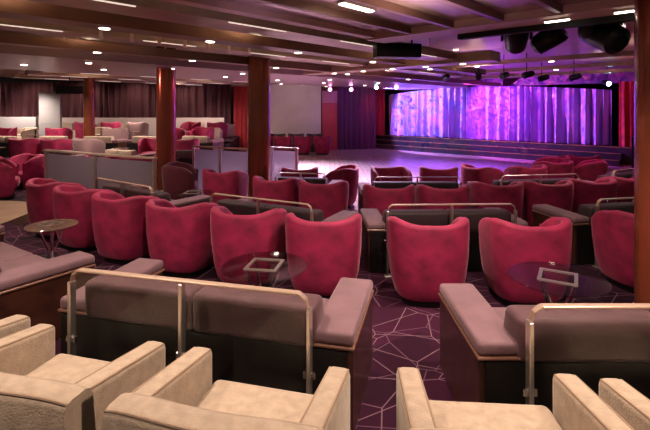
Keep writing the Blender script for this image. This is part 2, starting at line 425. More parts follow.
mb = MB(); sbox(mb, -1.1, 12.2, 0.77, 0.84, 0.62, 0.645); mb.build('edge_trim', GOLD, stg, 0)
arch = lambda f: 2.80 + 0.30 * math.sin(math.pi * min(1, max(0, f)) ** 0.9)
drape('stage_curtain', (3.415, 23.85), (11.05, 16.95), 0.66, arch, STG, 0.36, 0.20, 0.6, label='wide pleated stage curtain washed with blue, violet and pink patterned light')
drape('tormentor_curtain', (11.1, 16.6), (13.2, 15.6), 0.64, 3.1, REDD, 0.26, 0.06, label='red drape at the right end of the stage, beside the pillar')
mb = MB(); sbox(mb, -1.5, 14, 2.2, 2.4, 3.12, 3.6); struct(mb.build('wall_header', mat('plum_header', (0.10, 0.03, 0.09), 0.5), smooth=0))
mb = MB(); sbox(mb, -6, 15, 6.0, 6.2, 0, 3.6); struct(mb.build('wall_stage', CEILB, smooth=0))
sp = thing('loudspeaker', 'black loudspeaker cabinet at the right end of the stage', 'speaker', (10.55, 14.65, 0.0), 35)
mb = MB(); mb.box(-0.28, 0.28, -0.25, 0.25, 0.0, 1.15, 0.02); mb.build('cabinet', BLACK, sp)
mb = MB(); mb.box(-0.24, 0.24, -0.275, -0.255, 0.06, 1.08, 0.008); mb.build('grille', PLINTH, sp)

# pillars
def pillar(name, x, y, r, z0, extra=None):
    mb = MB(); mb.lathe([(r, 0), (r, 3.6 - z0)], 40)
    o = mb.build(name, COLM); o.location = (x, y, z0); struct(o)
    mb = MB(); mb.lathe([(r + 0.02, 0), (r + 0.02, 0.1), (r + 0.003, 0.12)], 40); mb.build('trim', STEEL, o)
pillar('pillar', 2.86, 3.62, 0.26, Z0)
pillar('pillar.001', -1.44, 9.6, 0.245, 0.0)
pillar('pillar.002', -3.72, 10.3, 0.22, 0.10)
pillar('pillar.003', -9.05, 16.9, 0.20, 0.53)

# ------------------------------------------------------------------ ceiling
mb = MB(); ubox(mb, -6, 5.35, -3.75, 12, 3.15, 3.25); struct(mb.build('ceiling', CEILN, smooth=0))
mb = MB(); ubox(mb, -8, 5.35, -26, -3.75, 3.6, 3.7); ubox(mb, 9.0, 34, -26, 16, 3.6, 3.7); ubox(mb, 5.35, 9.0, -26, -3.4, 3.6, 3.7); struct(mb.build('ceiling.001', CEIL, smooth=0))
mb = MB(); ubox(mb, 5.35, 9.0, -3.4, 14, 3.6, 3.7); ubox(mb, 5.0, 5.34, -3.75, 12, 3.16, 3.6); ubox(mb, 5.40, 5.50, -2.7, 4.0, 3.0, 3.6); struct(mb.build('ceiling.002', CEILB, smooth=0))
mb = MB(); ubox(mb, 4.95, 5.36, -3.85, 12, 3.06, 3.155); ubox(mb, -6, 5.36, -3.85, -3.7, 3.08, 3.2); struct(mb.build('trim_1', BAND, smooth=0))
tn = 2
for v in [-3.15, -2.55, -1.95, -1.35, -0.6, 0.2, 1.2]:
    mb = MB(); ubox(mb, -5, 4.95, v - 0.03, v + 0.03, 3.07, 3.15); struct(mb.build('trim_%d' % tn, JOIST, smooth=0)); tn += 1
# hung bronze trays towards the stage, lit along an edge
RODS = random.Random(3)
for (v, wd, z, lit, t0, t1) in [(-4.65, 0.55, 3.12, 1, -2, 9), (-5.75, 0.35, 3.10, 0, -2, 13), (-6.9, 0.5, 3.14, 1, -2, 14), (-8.0, 0.25, 3.06, 0, -2, 20),
                                 (-14.2, 0.5, 3.22, 1, 2, 22), (-16.0, 0.5, 3.25, 1, 4, 22), (-18.0, 0.5, 3.25, 1, 4, 22), (-20.0, 0.5, 3.25, 1, 4, 22)]:
    mb = MB(); ubox(mb, t0, t1, v - wd / 2, v + wd / 2, z, z + 0.16)
    tr = struct(mb.build('trim_%d' % tn, TRAY if wd > 0.4 else JOIST, smooth=0)); tn += 1
    if lit:
        for q in range(int(t0) + 1, int(t1) - 1, 2):
            mb = MB(); ubox(mb, q, q + 0.9, v + wd / 2 - 0.03, v + wd / 2 - 0.01, z - 0.012, z + 0.005); mb.build('light_strip', GLOWS, tr, 0)
    mb = MB()
    for t in range(int(t0), int(t1), 2):
        p = UV(t + RODS.random(), v); mb.tube((*p, z + 0.15), (*p, 3.62), 0.014, 6)
    mb.build('hanger', STEEL, tr)
# lower soffit with downlights
mb = MB(); ubox(mb, -2, 19, -12.6, -9.0, 3.02, 3.3); struct(mb.build('trim_%d' % tn, SOFF, smooth=0)); tn += 1
mb = MB(); ubox(mb, 8.6, 9.1, -9.0, -3.6, 3.05, 3.25); struct(mb.build('trim_%d' % tn, TRAY, smooth=0)); tn += 1
for t in (11.0, 13.5, 16.0):
    mb = MB(); ubox(mb, t, t + 0.22, -9.0, 7.5, 3.2, 3.3); struct(mb.build('trim_%d' % tn, TRAY, smooth=0)); tn += 1
for t in (13.0, 16.0, 19.0, 22.0):
    mb = MB(); ubox(mb, t, t + 0.5, -24, -12.8, 3.2, 3.3); struct(mb.build('trim_%d' % tn, BAND if t > 15 else TRAY, smooth=0)); tn += 1
# narrow upright battens hanging between two trays
bt = thing('hanging_screen', 'row of pale upright battens hanging under the ceiling between trays', 'ceiling screen', (0, 0, 0))
for k in range(7):
    mb = MB(); p = UV(2.3 + k * 0.42, -6.42); mb.box(p[0] - 0.022, p[0] + 0.022, p[1] - 0.015, p[1] + 0.015, 3.06, 3.60); mb.build('batten', mat('pale_rose_batten', (0.75, 0.52, 0.45), 0.4), bt, 0)

# downlights
dl = thing('downlight', '', 'ceiling light', (0, 0, 0))
mb = MB(); mb.lathe([(0.07, 0.0), (0.085, -0.012), (0.085, 0.0)], 20); mb.build('rim', STEEL, dl)
mb = MB(); mb.lathe([(0.058, -0.018), (0.06, -0.004)], 20); mb.build('lens', GLOWW, dl)
remember(dl)
DL = [(-11.0, t, 3.018, 'small round downlight in the mauve soffit over the rear seats', 'downlights in the mauve soffit') for t in (0.8, 2.4, 4.0, 5.6, 7.4, 9.4, 11.6, 14)]
DL += [(-9.6, t, 3.018, 'small round downlight near the edge of the mauve soffit', 'downlights along the soffit edge') for t in (1.6, 3.2, 5.0, 7.0, 10.4, 13)]
DL += [(v, t, 3.598, 'round downlight in the bronze ceiling between the hung trays', 'downlights between the trays') for (v, t) in ((-6.2, 2.2), (-6.3, 5.6), (-5.2, 4.0), (-7.5, 7.0), (-5.2, 7.6), (-7.4, 3.2), (-5.3, 10.5), (-6.2, 9))]
DL += [(v, 8.85, 3.048, 'small round downlight in the cross beam over the middle rows', 'downlights in the cross beam') for v in (-8, -7.0, -6.1, -5.2, -4.3)]
DL += [(v, 11.1, 3.198, 'small round downlight in the first narrow beam over the dance floor', 'downlights in the first narrow beam') for v in (-7, -5, -3.2, -1.4, 0.6, 2.6, 4.6)]
DL += [(v, 13.6, 3.198, 'small round downlight in the second narrow beam over the dance floor', 'downlights in the second narrow beam') for v in (-6, -3.8, -1.8, 0.2, 2.2, 4.4)]
DL += [(v, 19.25, 3.198, 'small round downlight in the pale beam over the rear seats', 'downlights in the pale beams') for v in (-14, -15.5, -17, -19)]
DL += [(-5.75, t, 3.098, 'bright downlight under the narrow bronze beam over the middle of the lounge', 'downlights under the narrow beam') for t in (0.6, 2.1, 3.6, 5.4, 7.6, 10)]
DL += [(-8.0, t, 3.058, 'bright downlight under the narrow beam next to the mauve soffit', 'downlights under the beam next to the soffit') for t in (1.2, 2.8, 4.6, 6.8, 9.4, 12.5)]
DL += [(v, t, 3.198, 'downlight in the far narrow beams above the raised seats', 'downlights above the raised seats') for v in (-13.6, -15.2, -17, -18.8) for t in (13.2, 16.2)]
for (v, t, z, lab, g) in DL:
    x, y = UV(t, v); place(dl, (x, y, z), 0, lab, g)
# larger lights in the near ceiling
sl = thing('slot_light', 'long glowing slot light between joists above the middle chairs', 'ceiling light', (*UV(3.5, -2.85), 3.148), 0)
mb = MB(); ubox(mb, -0.26, 0.26, -0.05, 0.05, -0.02, 0.0); mb.build('frame', STEEL, sl, 0)
mb = MB(); ubox(mb, -0.24, 0.24, -0.035, 0.035, -0.03, -0.018); mb.build('diffuser', GLOWW, sl, 0)
remember(sl)
dup(sl, (*UV(5.15, -1.43), 3.058), 90, 'glowing slot light at the corner of the joisted ceiling, nearest the stage lights').scale = (0.5, 0.5, 1)
dup(sl, (*UV(5.12, -0.78), 3.058), 90, 'glowing slot light beside the copper pillar at the ceiling edge').scale = (0.5, 0.5, 1)
dup(sl, (*UV(4.3, -6.3), 3.598), 0, 'glowing slot light in the dark bronze ceiling past the long tray')

# moving stage lights in the dark recess
ml = thing('moving_stage_light', 'black moving stage light hanging tilted, leftmost of the three in the dark recess', 'stage light', (2.5, 5.75, 3.40), 20)
mb = MB(); mb.box(-0.17, 0.17, -0.12, 0.12, -0.09, 0.15, 0.015); mb.build('base', BLACK, ml)
mb = MB(); mb.box(-0.19, -0.155, -0.06, 0.06, -0.42, -0.05, 0.01); mb.box(0.155, 0.19, -0.06, 0.06, -0.42, -0.05, 0.01); mb.box(-0.19, 0.19, -0.06, 0.06, -0.12, -0.085, 0.01); mb.build('yoke', BLACK, ml)
mb = MB(); Mh = Matrix.Translation((0, 0, -0.38)) @ Matrix.Rotation(R(60), 4, 'X')
mb.lathe([(0.08, -0.22), (0.13, -0.18), (0.145, 0.0), (0.15, 0.16), (0.13, 0.2)], 24, M=Mh); hd = mb.build('head', BLACK, ml)
mb = MB(); mb.lathe([(0.11, 0.2), (0.09, 0.215)], 24, M=Mh); mb.build('lens', CHROME, hd)
remember(ml)
dup(ml, (3.02, 5.95, 3.42), -50, 'black moving stage light turned sideways, middle of the three in the dark recess')
m3 = dup(ml, (3.2, 5.05, 3.40), 170, 'largest black moving stage light, beside the copper pillar'); m3.scale = (1.2, 1.2, 1.2)
mb = MB(); mb.tube((*UV(6.2, -3), 3.57), (*UV(6.2, 3), 3.57), 0.025, 10)
for v in (-2.6, -1.4, 0, 1.4): mb.tube((*UV(6.2, v), 3.57), (*UV(6.2, v), 3.61), 0.015, 8)
tag(mb.build('lighting_bar', BLACK), 'black pipe bar carrying the stage lights in the recess', 'lighting bar')
pj = thing('ceiling_cabinet', 'long black cabinet hanging under the ceiling before the stage', 'cabinet', (1.15, 7.05, 2.9), -8)
mb = MB(); mb.box(-0.36, 0.36, -0.15, 0.15, 0, 0.22, 0.01); mb.build('body', BLACK, pj)
for x in (-0.25, 0.25): mb = MB(); mb.tube((x, 0, 0.2), (x, 0, 0.71), 0.015, 8); mb.build('rod', BLACK, pj)
mb = MB(); mb.box(-0.33, 0.33, -0.16, -0.149, 0.03, 0.19, 0.004); mb.build('front_panel', PLINTH, pj)
# theatre cans near the stage header
can = thing('stage_lamp', '', 'stage light', (0, 0, 0))
mb = MB(); mb.tube((0, 0, 0.68), (0, 0, 0.08), 0.012, 8); mb.box(-0.1, 0.1, -0.01, 0.01, 0.06, 0.09); mb.build('yoke', BLACK, can)
mb = MB(); mb.lathe([(0.07, 0.2), (0.085, 0.12), (0.085, -0.1)], 18, M=Matrix.Rotation(R(-75), 4, 'X')); mb.build('can', BLACK, can)
mb = MB(); mb.lathe([(0.07, -0.115), (0.075, -0.1)], 18, M=Matrix.Rotation(R(-75), 4, 'X')); mb.build('lens', GLOWB, can)
remember(can)
for (px, py, d, mm, lab) in [(376, 87, 19.0, GLOWB, 'blazing pale blue stage lamp above the left end of the curtain'),
                             (396, 87, 18.6, GLOWP, 'pink stage lamp just right of the pale blue one'),
                             (351, 89, 18.6, GLOWP, 'pink stage lamp over the dark plum drape'),
                             (330, 89, 19.0, GLOWP, 'small pink stage lamp above the red door'),
                             (607, 83, 14.5, GLOWB, 'pale blue stage lamp over the right end of the curtain')]:
    x = (px - 325) / FPX * d; z = CAMZ + (108 - py) / FPX * d
    c = place(can, (x, d, z), 0, lab, None, None if mm == GLOWB and px == 376 else {'lens': mm})
    if 'group' in c and not c['group']: del c['group']
for k, (x, y) in enumerate([(4.4, 12.6), (5.0, 12.3), (5.5, 12.0), (6.6, 13.4), (7.3, 12.9), (3.6, 13.2)]):
    dup(can, (x, y, 3.0), 20 + 30 * k, 'dark stage lamp hanging on the cross beam before the stage', 'unlit lamps over the dance floor', {'lens': PLINTH})

# ------------------------------------------------------------------ crimson barrel chair
def barrel_chair():
    t = thing('barrel_chair', '', 'chair')
    W, D = 0.40, 0.385
    n = 46; A = R(132)
    def cs(th, k):                                  # rounded-square plan; th=0 is the back
        c, s_ = math.cos(th), math.sin(th); e = 2 / 3.1
        return (k * W * math.copysign(abs(s_) ** e, s_), -k * D * math.copysign(abs(c) ** e, c))
    def hgt(th):
        a = abs(th)
        h = 0.818 + 0.040 * (0.5 - 0.5 * math.cos(math.pi * min(1.0, a / R(62))))
        if a > R(72): h -= 0.22 * ((a - R(72)) / R(60)) ** 1.5
        return h
    vs = []; fs = []
    rim = 0.042; P = []
    prof = [(0.76, 0.07, 0), (0.83, 0.11, 0), (0.92, 0.26, 0), (0.98, 0.48, 0), (1.0, 0.68, 0)]
    for i in range(n + 1):
        th = -A + 2 * A * i / n; h = hgt(th); ring = []
        for (k, z, _) in prof:
            x, y = cs(th, k); ring.append((x, y, z))
        for q in range(7):
            a = math.pi * q / 6
            r0 = 1.0 - rim / 0.4 + rim / 0.4 * math.cos(a)
            x, y = cs(th, r0); ring.append((x, y, h - rim + rim * math.sin(a)))
        for (k, z) in ((0.77, 0.55), (0.73, 0.30), (0.62, 0.07)):
            x, y = cs(th, k); ring.append((x, y, z))
        P.append(ring)
    m = len(P[0])
    for ring in P: vs += ring
    for i in range(n):
        for j in range(m):
            j2 = (j + 1) % m
            fs.append((i * m + j, (i + 1) * m + j, (i + 1) * m + j2, i * m + j2))
    fs.append(tuple(range(m))); fs.append(tuple(reversed(range(n * m, n * m + m))))
    mb = MB(); mb.add(vs, fs); mb.build('backrest', RED, t, 50)
    def slab(r, z0, z1, yo, name, mt, rr):
        b = MB(); vs = []; fs = []; N = 36
        lv = [(r - rr, z0), (r, z0 + rr), (r, z1 - rr), (r - rr * 0.4, z1 - rr * 0.3), (r - rr * 1.6, z1)]
        for (q, z) in lv:
            for i in range(N):
                th = 2 * math.pi * i / N; x, y = cs(th, q); vs.append((x, y + yo, z))
        for j in range(len(lv) - 1):
            for i in range(N):
                i2 = (i + 1) % N; fs.append((j * N + i, j * N + i2, (j + 1) * N + i2, (j + 1) * N + i))
        fs.append(tuple(reversed(range(N)))); fs.append(tuple(range((len(lv) - 1) * N, len(lv) * N)))
        b.add(vs, fs); return b.build(name, mt, t, 50)
    slab(0.74, 0.25, 0.44, 0.06, 'seat', RED, 0.05)
    slab(0.70, 0.0, 0.10, 0.0, 'plinth', PLINTH, 0.01)
    remember(t)
    return t
WINE = mat('wine_velvet', (0.10, 0.008, 0.018), 0.75, sheen=0.3)
ROSE = mat('pale_rose_velvet', (0.30, 0.18, 0.17), 0.75, sheen=0.3)
BC = barrel_chair()

# ------------------------------------------------------------------ upholstered bench with side wings
def make_bench(W, name='banquette_bench'):
    t = thing(name, '', 'bench'); h = W / 2; aw = 0.23
    mb = MB(); mb.box(-h + 0.02, h - 0.02, 0.03, 0.74, 0.0, 0.28); mb.box(-h + 0.03, h - 0.03, 0.0, 0.04, 0.02, 0.48); mb.build('body', PLINTH, t, 0)
    for s in (-1, 1):
        a, b = (-h, -h + aw) if s < 0 else (h - aw, h)
        mb = MB(); mb.box(a, b, 0.02, 0.80, 0.0, 0.49, 0.008, 1); wp = mb.build('wing', WOOD, t)
        mb = MB(); mb.box(a - 0.008, b + 0.008, 0.01, 0.81, 0.49, 0.505, 0.003, 1); mb.build('edge_trim', TRIMW, wp)
        mb = MB(); mb.box(a - 0.004, b + 0.004, 0.015, 0.81, 0.505, 0.58, 0.024, 3); mb.build('wing_cushion', MAUVE, wp)
    mb = MB(); k = 2
    for i in range(k):
        x0 = -h + aw + 0.005 + (W - 2 * aw - 0.01) * i / k; x1 = x0 + (W - 2 * aw - 0.01) / k - 0.004
        mb.box(x0, x1, 0.16, 0.78, 0.28, 0.43, 0.035, 3)
    mb.build('seat', MAUVE, t)
    mb = MB()
    for i in range(k):
        x0 = -h + aw - 0.03 + (W - 2 * aw + 0.06) * i / k; x1 = x0 + (W - 2 * aw + 0.06) / k - 0.004
        mb.hexa([(x0, 0.0, 0.475), (x1, 0.0, 0.475), (x1, 0.26, 0.475), (x0, 0.26, 0.475), (x0, -0.01, 0.71), (x1, -0.01, 0.71), (x1, 0.19, 0.71), (x0, 0.19, 0.71)], 0.035, 3)
    mb.build('backrest', MAUVE_SHADE, t)
    remember(t); return t
def make_rail(L):
    t = thing('glass_railing', '', 'railing'); h = L / 2; H = 0.83
    mb = MB(); r = 0.05
    pts = [(-h, H - 0.09), (-h + 0.015, H - 0.03), (-h + 0.055, H), (h - 0.055, H), (h - 0.015, H - 0.03), (h, H - 0.09)]
    for (a, b) in zip(pts[:-1], pts[1:]):
        mb.hexa([(a[0], -0.02, a[1] - 0.016), (b[0], -0.02, b[1] - 0.016), (b[0], 0.02, b[1] - 0.016), (a[0], 0.02, a[1] - 0.016),
                 (a[0], -0.02, a[1]), (b[0], -0.02, b[1]), (b[0], 0.02, b[1]), (a[0], 0.02, a[1])], 0.004, 1)
    mb.build('handrail', BRASS, t)
    for x in (-h, 0, h):
        mb = MB(); mb.box(x - 0.011, x + 0.011, -0.025, 0.025, 0.0, H - (0.08 if x else 0.02), 0.003, 1); mb.box(x - 0.04, x + 0.04, -0.04, 0.04, 0, 0.012, 0.003, 1); p = mb.build('post', STEEL, t)
        for z in (0.40,):
            mb = MB(); mb.box(x - 0.035, x + 0.035, -0.012, 0.012, z - 0.02, z + 0.02, 0.004, 1); mb.build('clamp', CHROME, p)
    for (a, b) in ((-h + 0.03, -0.03), (0.03, h - 0.03)):
        mb = MB(); mb.box(a, b, -0.004, 0.004, 0.10, H - 0.03); mb.build('glass_panel', GLASS, t, 0)
    remember(t); return t
BENCH = make_bench(1.92); RAIL = make_rail(1.5)
BENCHS = make_bench(1.35); RAILS = make_rail(0.95)
def booth(cx, cy, yaw, z, lab, where, small=False, dark=False):
    """rail centre on the floor plan; the bench stands just in front of it"""
    a = R(yaw); f = (math.sin(a), math.cos(a))
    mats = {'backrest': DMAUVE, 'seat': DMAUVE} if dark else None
    place(RAILS if small else RAIL, (cx, cy, z), yaw, 'glass railing behind ' + where, 'glass railings behind the benches')
    place(BENCHS if small else BENCH, (cx + f[0] * 0.1, cy + f[1] * 0.1, z), yaw, lab, 'upholstered benches with side wings', mats)
booth(-0.81, 2.49, 14, Z0, 'mauve bench with wide side wings right behind the beige armchairs, left of the aisle', 'the large mauve bench left of the aisle')
booth(1.76, 2.17, 0, Z0, 'mauve bench with wooden side wing, nearest the camera right of the aisle', 'the large mauve bench right of the aisle')
booth(-3.21, 3.42, 33, Z0, 'mauve bench at the far left edge, its pale wing pointing at the small table', 'the bench at the left edge of the picture')
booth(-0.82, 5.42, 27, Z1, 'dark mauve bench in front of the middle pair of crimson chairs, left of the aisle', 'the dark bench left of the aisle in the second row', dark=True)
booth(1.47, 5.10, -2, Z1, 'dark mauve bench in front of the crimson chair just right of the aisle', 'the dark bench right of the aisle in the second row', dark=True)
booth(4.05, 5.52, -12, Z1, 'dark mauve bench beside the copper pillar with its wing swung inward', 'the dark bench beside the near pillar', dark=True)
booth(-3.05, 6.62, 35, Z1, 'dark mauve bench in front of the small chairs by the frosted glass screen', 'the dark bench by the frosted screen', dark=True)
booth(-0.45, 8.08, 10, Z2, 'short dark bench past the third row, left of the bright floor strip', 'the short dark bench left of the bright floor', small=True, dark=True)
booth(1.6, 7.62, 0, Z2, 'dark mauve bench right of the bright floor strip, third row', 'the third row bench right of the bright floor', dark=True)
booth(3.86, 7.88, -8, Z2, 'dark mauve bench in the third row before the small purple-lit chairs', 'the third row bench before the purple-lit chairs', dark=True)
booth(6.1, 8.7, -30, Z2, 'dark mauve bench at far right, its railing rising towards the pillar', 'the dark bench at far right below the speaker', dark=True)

# ------------------------------------------------------------------ crimson chairs in rows
G1 = 'crimson barrel chairs of the front row'
for (px, x, d, yaw, lab) in [
    (41, -4.30, 6.45, 32, 'crimson barrel chair at the left end of the near row, beside the frosted screen post'),
    (72, -3.52, 5.87, 29, 'crimson barrel chair behind the brown-lit small round table'),
    (118, -2.70, 5.38, 24, 'crimson barrel chair third from the left end of the near row'),
    (176, -1.80, 4.93, 18, 'crimson barrel chair in the near row with the shadowed right side, fourth from left'),
    (245, -0.91, 4.58, 10, 'crimson barrel chair directly behind the small glass table left of the aisle'),
    (324, -0.03, 4.30, 3, 'crimson barrel chair bordering the aisle on its left, nearest row'),
    (428, 1.03, 4.15, 2, 'crimson barrel chair bordering the aisle on its right, nearest row'),
    (525, 2.04, 4.12, -2, 'crimson barrel chair behind the glass table right of the aisle'),
    (645, 3.46, 4.45, -3, 'crimson barrel chair cut off by the near copper pillar')]:
    a = R(yaw); place(BC, (x + 0.385 * math.sin(a), d + 0.385 * math.cos(a), Z1), yaw, lab, G1)
G2 = 'crimson barrel chairs of the second row'
for (x, d, yaw, lab) in [
    (-2.05, 8.15, 20, 'crimson barrel chair in the second row, left of the copper pillar'),
    (-0.92, 7.25, 16, 'crimson barrel chair in the second row just below the middle copper pillar'),
    (-0.08, 6.9, 10, 'crimson barrel chair in the second row, first one left of the aisle'),
    (0.97, 6.5, 3, 'crimson barrel chair in the second row, first one right of the aisle'),
    (1.82, 6.5, 0, 'crimson barrel chair in the second row, second one right of the aisle'),
    (2.77, 6.77, -3, 'crimson barrel chair in the second row, third one right of the aisle'),
    (3.62, 6.86, -6, 'crimson barrel chair in the second row, fourth one right of the aisle'),
    (4.46, 7.05, -9, 'crimson barrel chair in the second row, fifth one right of the aisle'),
    (5.3, 7.35, -12, 'crimson barrel chair in the second row, last one before the near pillar')]:
    a = R(yaw); place(BC, (x + 0.385 * math.sin(a), d + 0.385 * math.cos(a), Z2 if x > -1.5 else Z2), yaw, lab, G2)
G3 = 'crimson barrel chairs at the edge of the dance floor'
for (x, d, yaw, z, lab) in [
    (-0.52, 9.25, -8, 0, 'crimson barrel chair seen past the short dark bench, its round back to the floor'),
    (0.52, 9.38, -75, 0, 'crimson barrel chair turned sideways beside the bright floor strip'),
    (1.32, 9.2, 170, 0.02, 'crimson barrel chair facing back, first right of the bright floor strip'),
    (2.38, 9.2, 10, 0.02, 'crimson barrel chair catching orange light, second right of the bright floor'),
    (3.22, 9.4, 60, 0.02, 'crimson barrel chair turned aside with its hollow seat showing'),
    (4.42, 9.4, -20, 0.02, 'crimson barrel chair in violet shade, fourth right of the bright floor'),
    (5.95, 11.2, -30, 0.02, 'crimson barrel chair close to the stage steps, left of a pair'),
    (6.75, 11.5, 40, 0.02, 'crimson barrel chair close to the stage steps, right of a pair'),
    (5.4, 10.2, -10, 0.02, 'crimson barrel chair just before the pair near the stage'),
    (6.4, 10.3, -60, 0.02, 'small violet-lit barrel chair beside the far right bench')]:
    a = R(yaw); place(BC, (x + 0.2 * math.sin(a), d + 0.2 * math.cos(a), z), yaw, lab, G3)
for k, x in enumerate((-2.75, -1.88, -1.0, -0.12)):
    place(BC, (x, 20.0, 0), 5, 'dark red barrel chair across the dance floor, %s from the cream wall side' % ('first', 'second', 'third', 'fourth')[k], 'dark red chairs across the dance floor')
for k, x in enumerate((-2.3, -1.4, -0.5)):
    place(BC, (x, 21.3, 0), 175, 'dark chair close against the cream wall, %s counted from the pillar' % ('first', 'second', 'third')[k], 'dark chairs against the cream wall', {'backrest': DMAUVE, 'seat': DMAUVE})

# ------------------------------------------------------------------ beige armchairs in the foreground
def beige_chair():
    t = thing('tub_armchair', '', 'armchair'); W = 0.40; D0, D1 = -0.33, 0.33
    for s in (-1, 1):
        def X(a): return s * a
        xo, xi = 0.405, 0.295
        mb = MB()
        x0, x1 = (xi, xo) if s > 0 else (-xo, -xi)
        mb.hexa([(x0, -0.26, 0.06), (x1, -0.26, 0.06), (x1, D1, 0.06), (x0, D1, 0.06), (x0, -0.26, 0.68), (x1, -0.26, 0.68), (x1, D1, 0.60), (x0, D1, 0.60)], 0.03, 3)
        arm = mb.build('armrest', BEIGE, t)
        mb = MB(); xs = x1 - 0.012 if s > 0 else x0 + 0.012
        for xx in (x0 + 0.012, x1 - 0.012):
            mb.tube((xx, -0.24, 0.672), (xx, D1 - 0.02, 0.593), 0.006, 6)
        mb.build('piping', PIPING, arm)
    mb = MB()
    n = 10; vs = []; ring = []
    def sec(x):                                      # curved back, slightly bowed outwards
        b = 0.055 * (1 - (x / 0.41) ** 2)
        y0 = D0 - b + 0.02; z1 = 0.685 + 0.035 * (1 - (x / 0.41) ** 4)
        return [(x, y0 + 0.02, 0.06), (x, y0, 0.12), (x, y0, z1 - 0.03), (x, y0 + 0.012, z1 - 0.008), (x, y0 + 0.035, z1), (x, y0 + 0.10, z1), (x, y0 + 0.125, z1 - 0.01), (x, y0 + 0.14, z1 - 0.04), (x, y0 + 0.17, 0.30), (x, y0 + 0.17, 0.06)]
    xs = [-0.405 + 0.81 * i / 16 for i in range(17)]
    for x in xs: vs += sec(x)
    fs = []; m = 10
    for i in range(16):
        for j in range(m):
            j2 = (j + 1) % m; fs.append((i * m + j, (i + 1) * m + j, (i + 1) * m + j2, i * m + j2))
    fs.append(tuple(range(m))); fs.append(tuple(reversed(range(16 * m, 17 * m))))
    mb.add(vs, fs); bk = mb.build('backrest', BEIGE, t, 60)
    mb = MB()
    for i in range(16):
        a, b = sec(xs[i]), sec(xs[i + 1]); mb.tube((a[3][0], a[3][1] + 0.002, a[3][2]), (b[3][0], b[3][1] + 0.002, b[3][2]), 0.006, 6)
    mb.build('piping', PIPING, bk)
    mb = MB(); mb.box(-0.29, 0.29, -0.20, 0.34, 0.26, 0.45, 0.035, 3); mb.build('seat', BEIGE, t)
    mb = MB(); mb.box(-0.29, 0.29, -0.20, 0.32, 0.06, 0.258, 0.01, 1); mb.build('seat_base', BEIGE, t)
    for (x, y) in ((-0.33, -0.27), (0.33, -0.27), (-0.33, 0.28), (0.33, 0.28)):
        mb = MB(); mb.lathe([(0.018, 0), (0.024, 0.065)], 10, (x, y, 0)); mb.build('leg', WOOD, t)
    remember(t); return t
TC = beige_chair()
for (x, y, yaw, lab) in [
    (-2.08, 2.67, 17, 'beige armchair at the left edge, only its arm end in view'),
    (-1.20, 2.37, 15, 'beige armchair in the lower left corner, seat cushion in view'),
    (-0.27, 2.14, 14, 'beige armchair bottom centre, left of the aisle with its back nearest us'),
    (0.735, 2.03, 4, 'beige armchair just right of the aisle in the foreground'),
    (1.62, 1.96, 2, 'beige armchair in the lower right corner')]:
    a = R(yaw); place(TC, (x - 0.33 * math.sin(a), y - 0.33 * math.cos(a), Z0), yaw, lab, 'beige armchairs in the foreground')

# ------------------------------------------------------------------ cocktail tables
def table(topm, name='cocktail_table'):
    t = thing(name, '', 'table')
    mb = MB(); mb.lathe([(0.335, 0.535), (0.34, 0.539), (0.34, 0.545), (0.335, 0.549)], 48); mb.build('table_top', topm, t)
    mb = MB(); q = 0.13; w_ = 0.025
    for (x0, x1, y0, y1) in ((-q, q, -q, -q + w_), (-q, q, q - w_, q), (-q, -q + w_, -q + w_, q - w_), (q - w_, q, -q + w_, q - w_)):
        mb.box(x0, x1, y0, y1, 0.5492, 0.560)
    mb.build('top_frame', STEEL, t, 0)
    for (sx, sy) in ((-1, -1), (1, -1), (1, 1), (-1, 1)):
        mb = MB(); mb.tube((sx * 0.115, sy * 0.115, 0.533), (sx * 0.03, sy * 0.03, 0.27), 0.012, 8); mb.tube((sx * 0.03, sy * 0.03, 0.27), (sx * 0.15, sy * 0.15, 0.02), 0.012, 8); mb.build('leg', CHROME, t)
    mb = MB(); mb.lathe([(0.21, 0), (0.21, 0.012), (0.19, 0.02)], 36); mb.build('base', STEEL, t)
    remember(t); return t
TB = table(TGLASS); TW = table(mat('wood_table_top', (0.13, 0.075, 0.055), 0.15, coat=0.6))
GT = 'small round cocktail tables'
place(TB, (-0.48, 3.5, Z0), 10, 'round glass table on chrome legs between the bench and crimson chairs, left of aisle', GT)
place(TB, (1.72, 3.25, Z0), 30, 'round glass table on chrome legs in front of the right bench', GT)
tw = place(TW, (-2.93, 4.72, Z0), 20, 'small round brown table before the leftmost crimson chairs', 'brown round tables')
tw.scale = (0.74, 0.74, 1.0)
place(TB, (-2.3, 7.65, Z2), 0, 'small round glass table beside the dark bench by the frosted screen', GT)

# ------------------------------------------------------------------ frosted glass screens
def screen(p0, p1, z, H, n, label):
    p0 = Vector((*p0, 0)); p1 = Vector((*p1, 0)); d = p1 - p0; L = d.length
    yaw = -math.degrees(math.atan2(d.y, d.x))
    t = thing('glass_screen', label, 'screen', (p0.x, p0.y, z), yaw, 'frosted glass screens')
    for i in range(n + 1):
        x = L * i / n; mb = MB(); mb.box(x - 0.03, x + 0.03, -0.03, 0.03, 0, H, 0.005, 1); mb.box(x - 0.06, x + 0.06, -0.06, 0.06, 0, 0.015); mb.build('post', STEEL, t)
    for i in range(n):
        mb = MB(); mb.box(L * i / n + 0.04, L * (i + 1) / n - 0.04, -0.008, 0.008, 0.12, H - 0.05); mb.build('glass_panel', FROST, t, 0)
    mb = MB(); mb.box(-0.04, L + 0.04, -0.04, 0.04, H, H + 0.04, 0.008, 1); mb.build('handrail', BRASS, t)
screen((-6.05, 9.55), (-3.12, 8.05), Z1, 1.0, 2, 'long frosted glass screen with pale rail behind the leftmost crimson chairs')
screen((-3.25, 10.9), (-1.75, 10.15), 0.0, 1.13, 2, 'frosted glass screen left of the middle copper pillar')
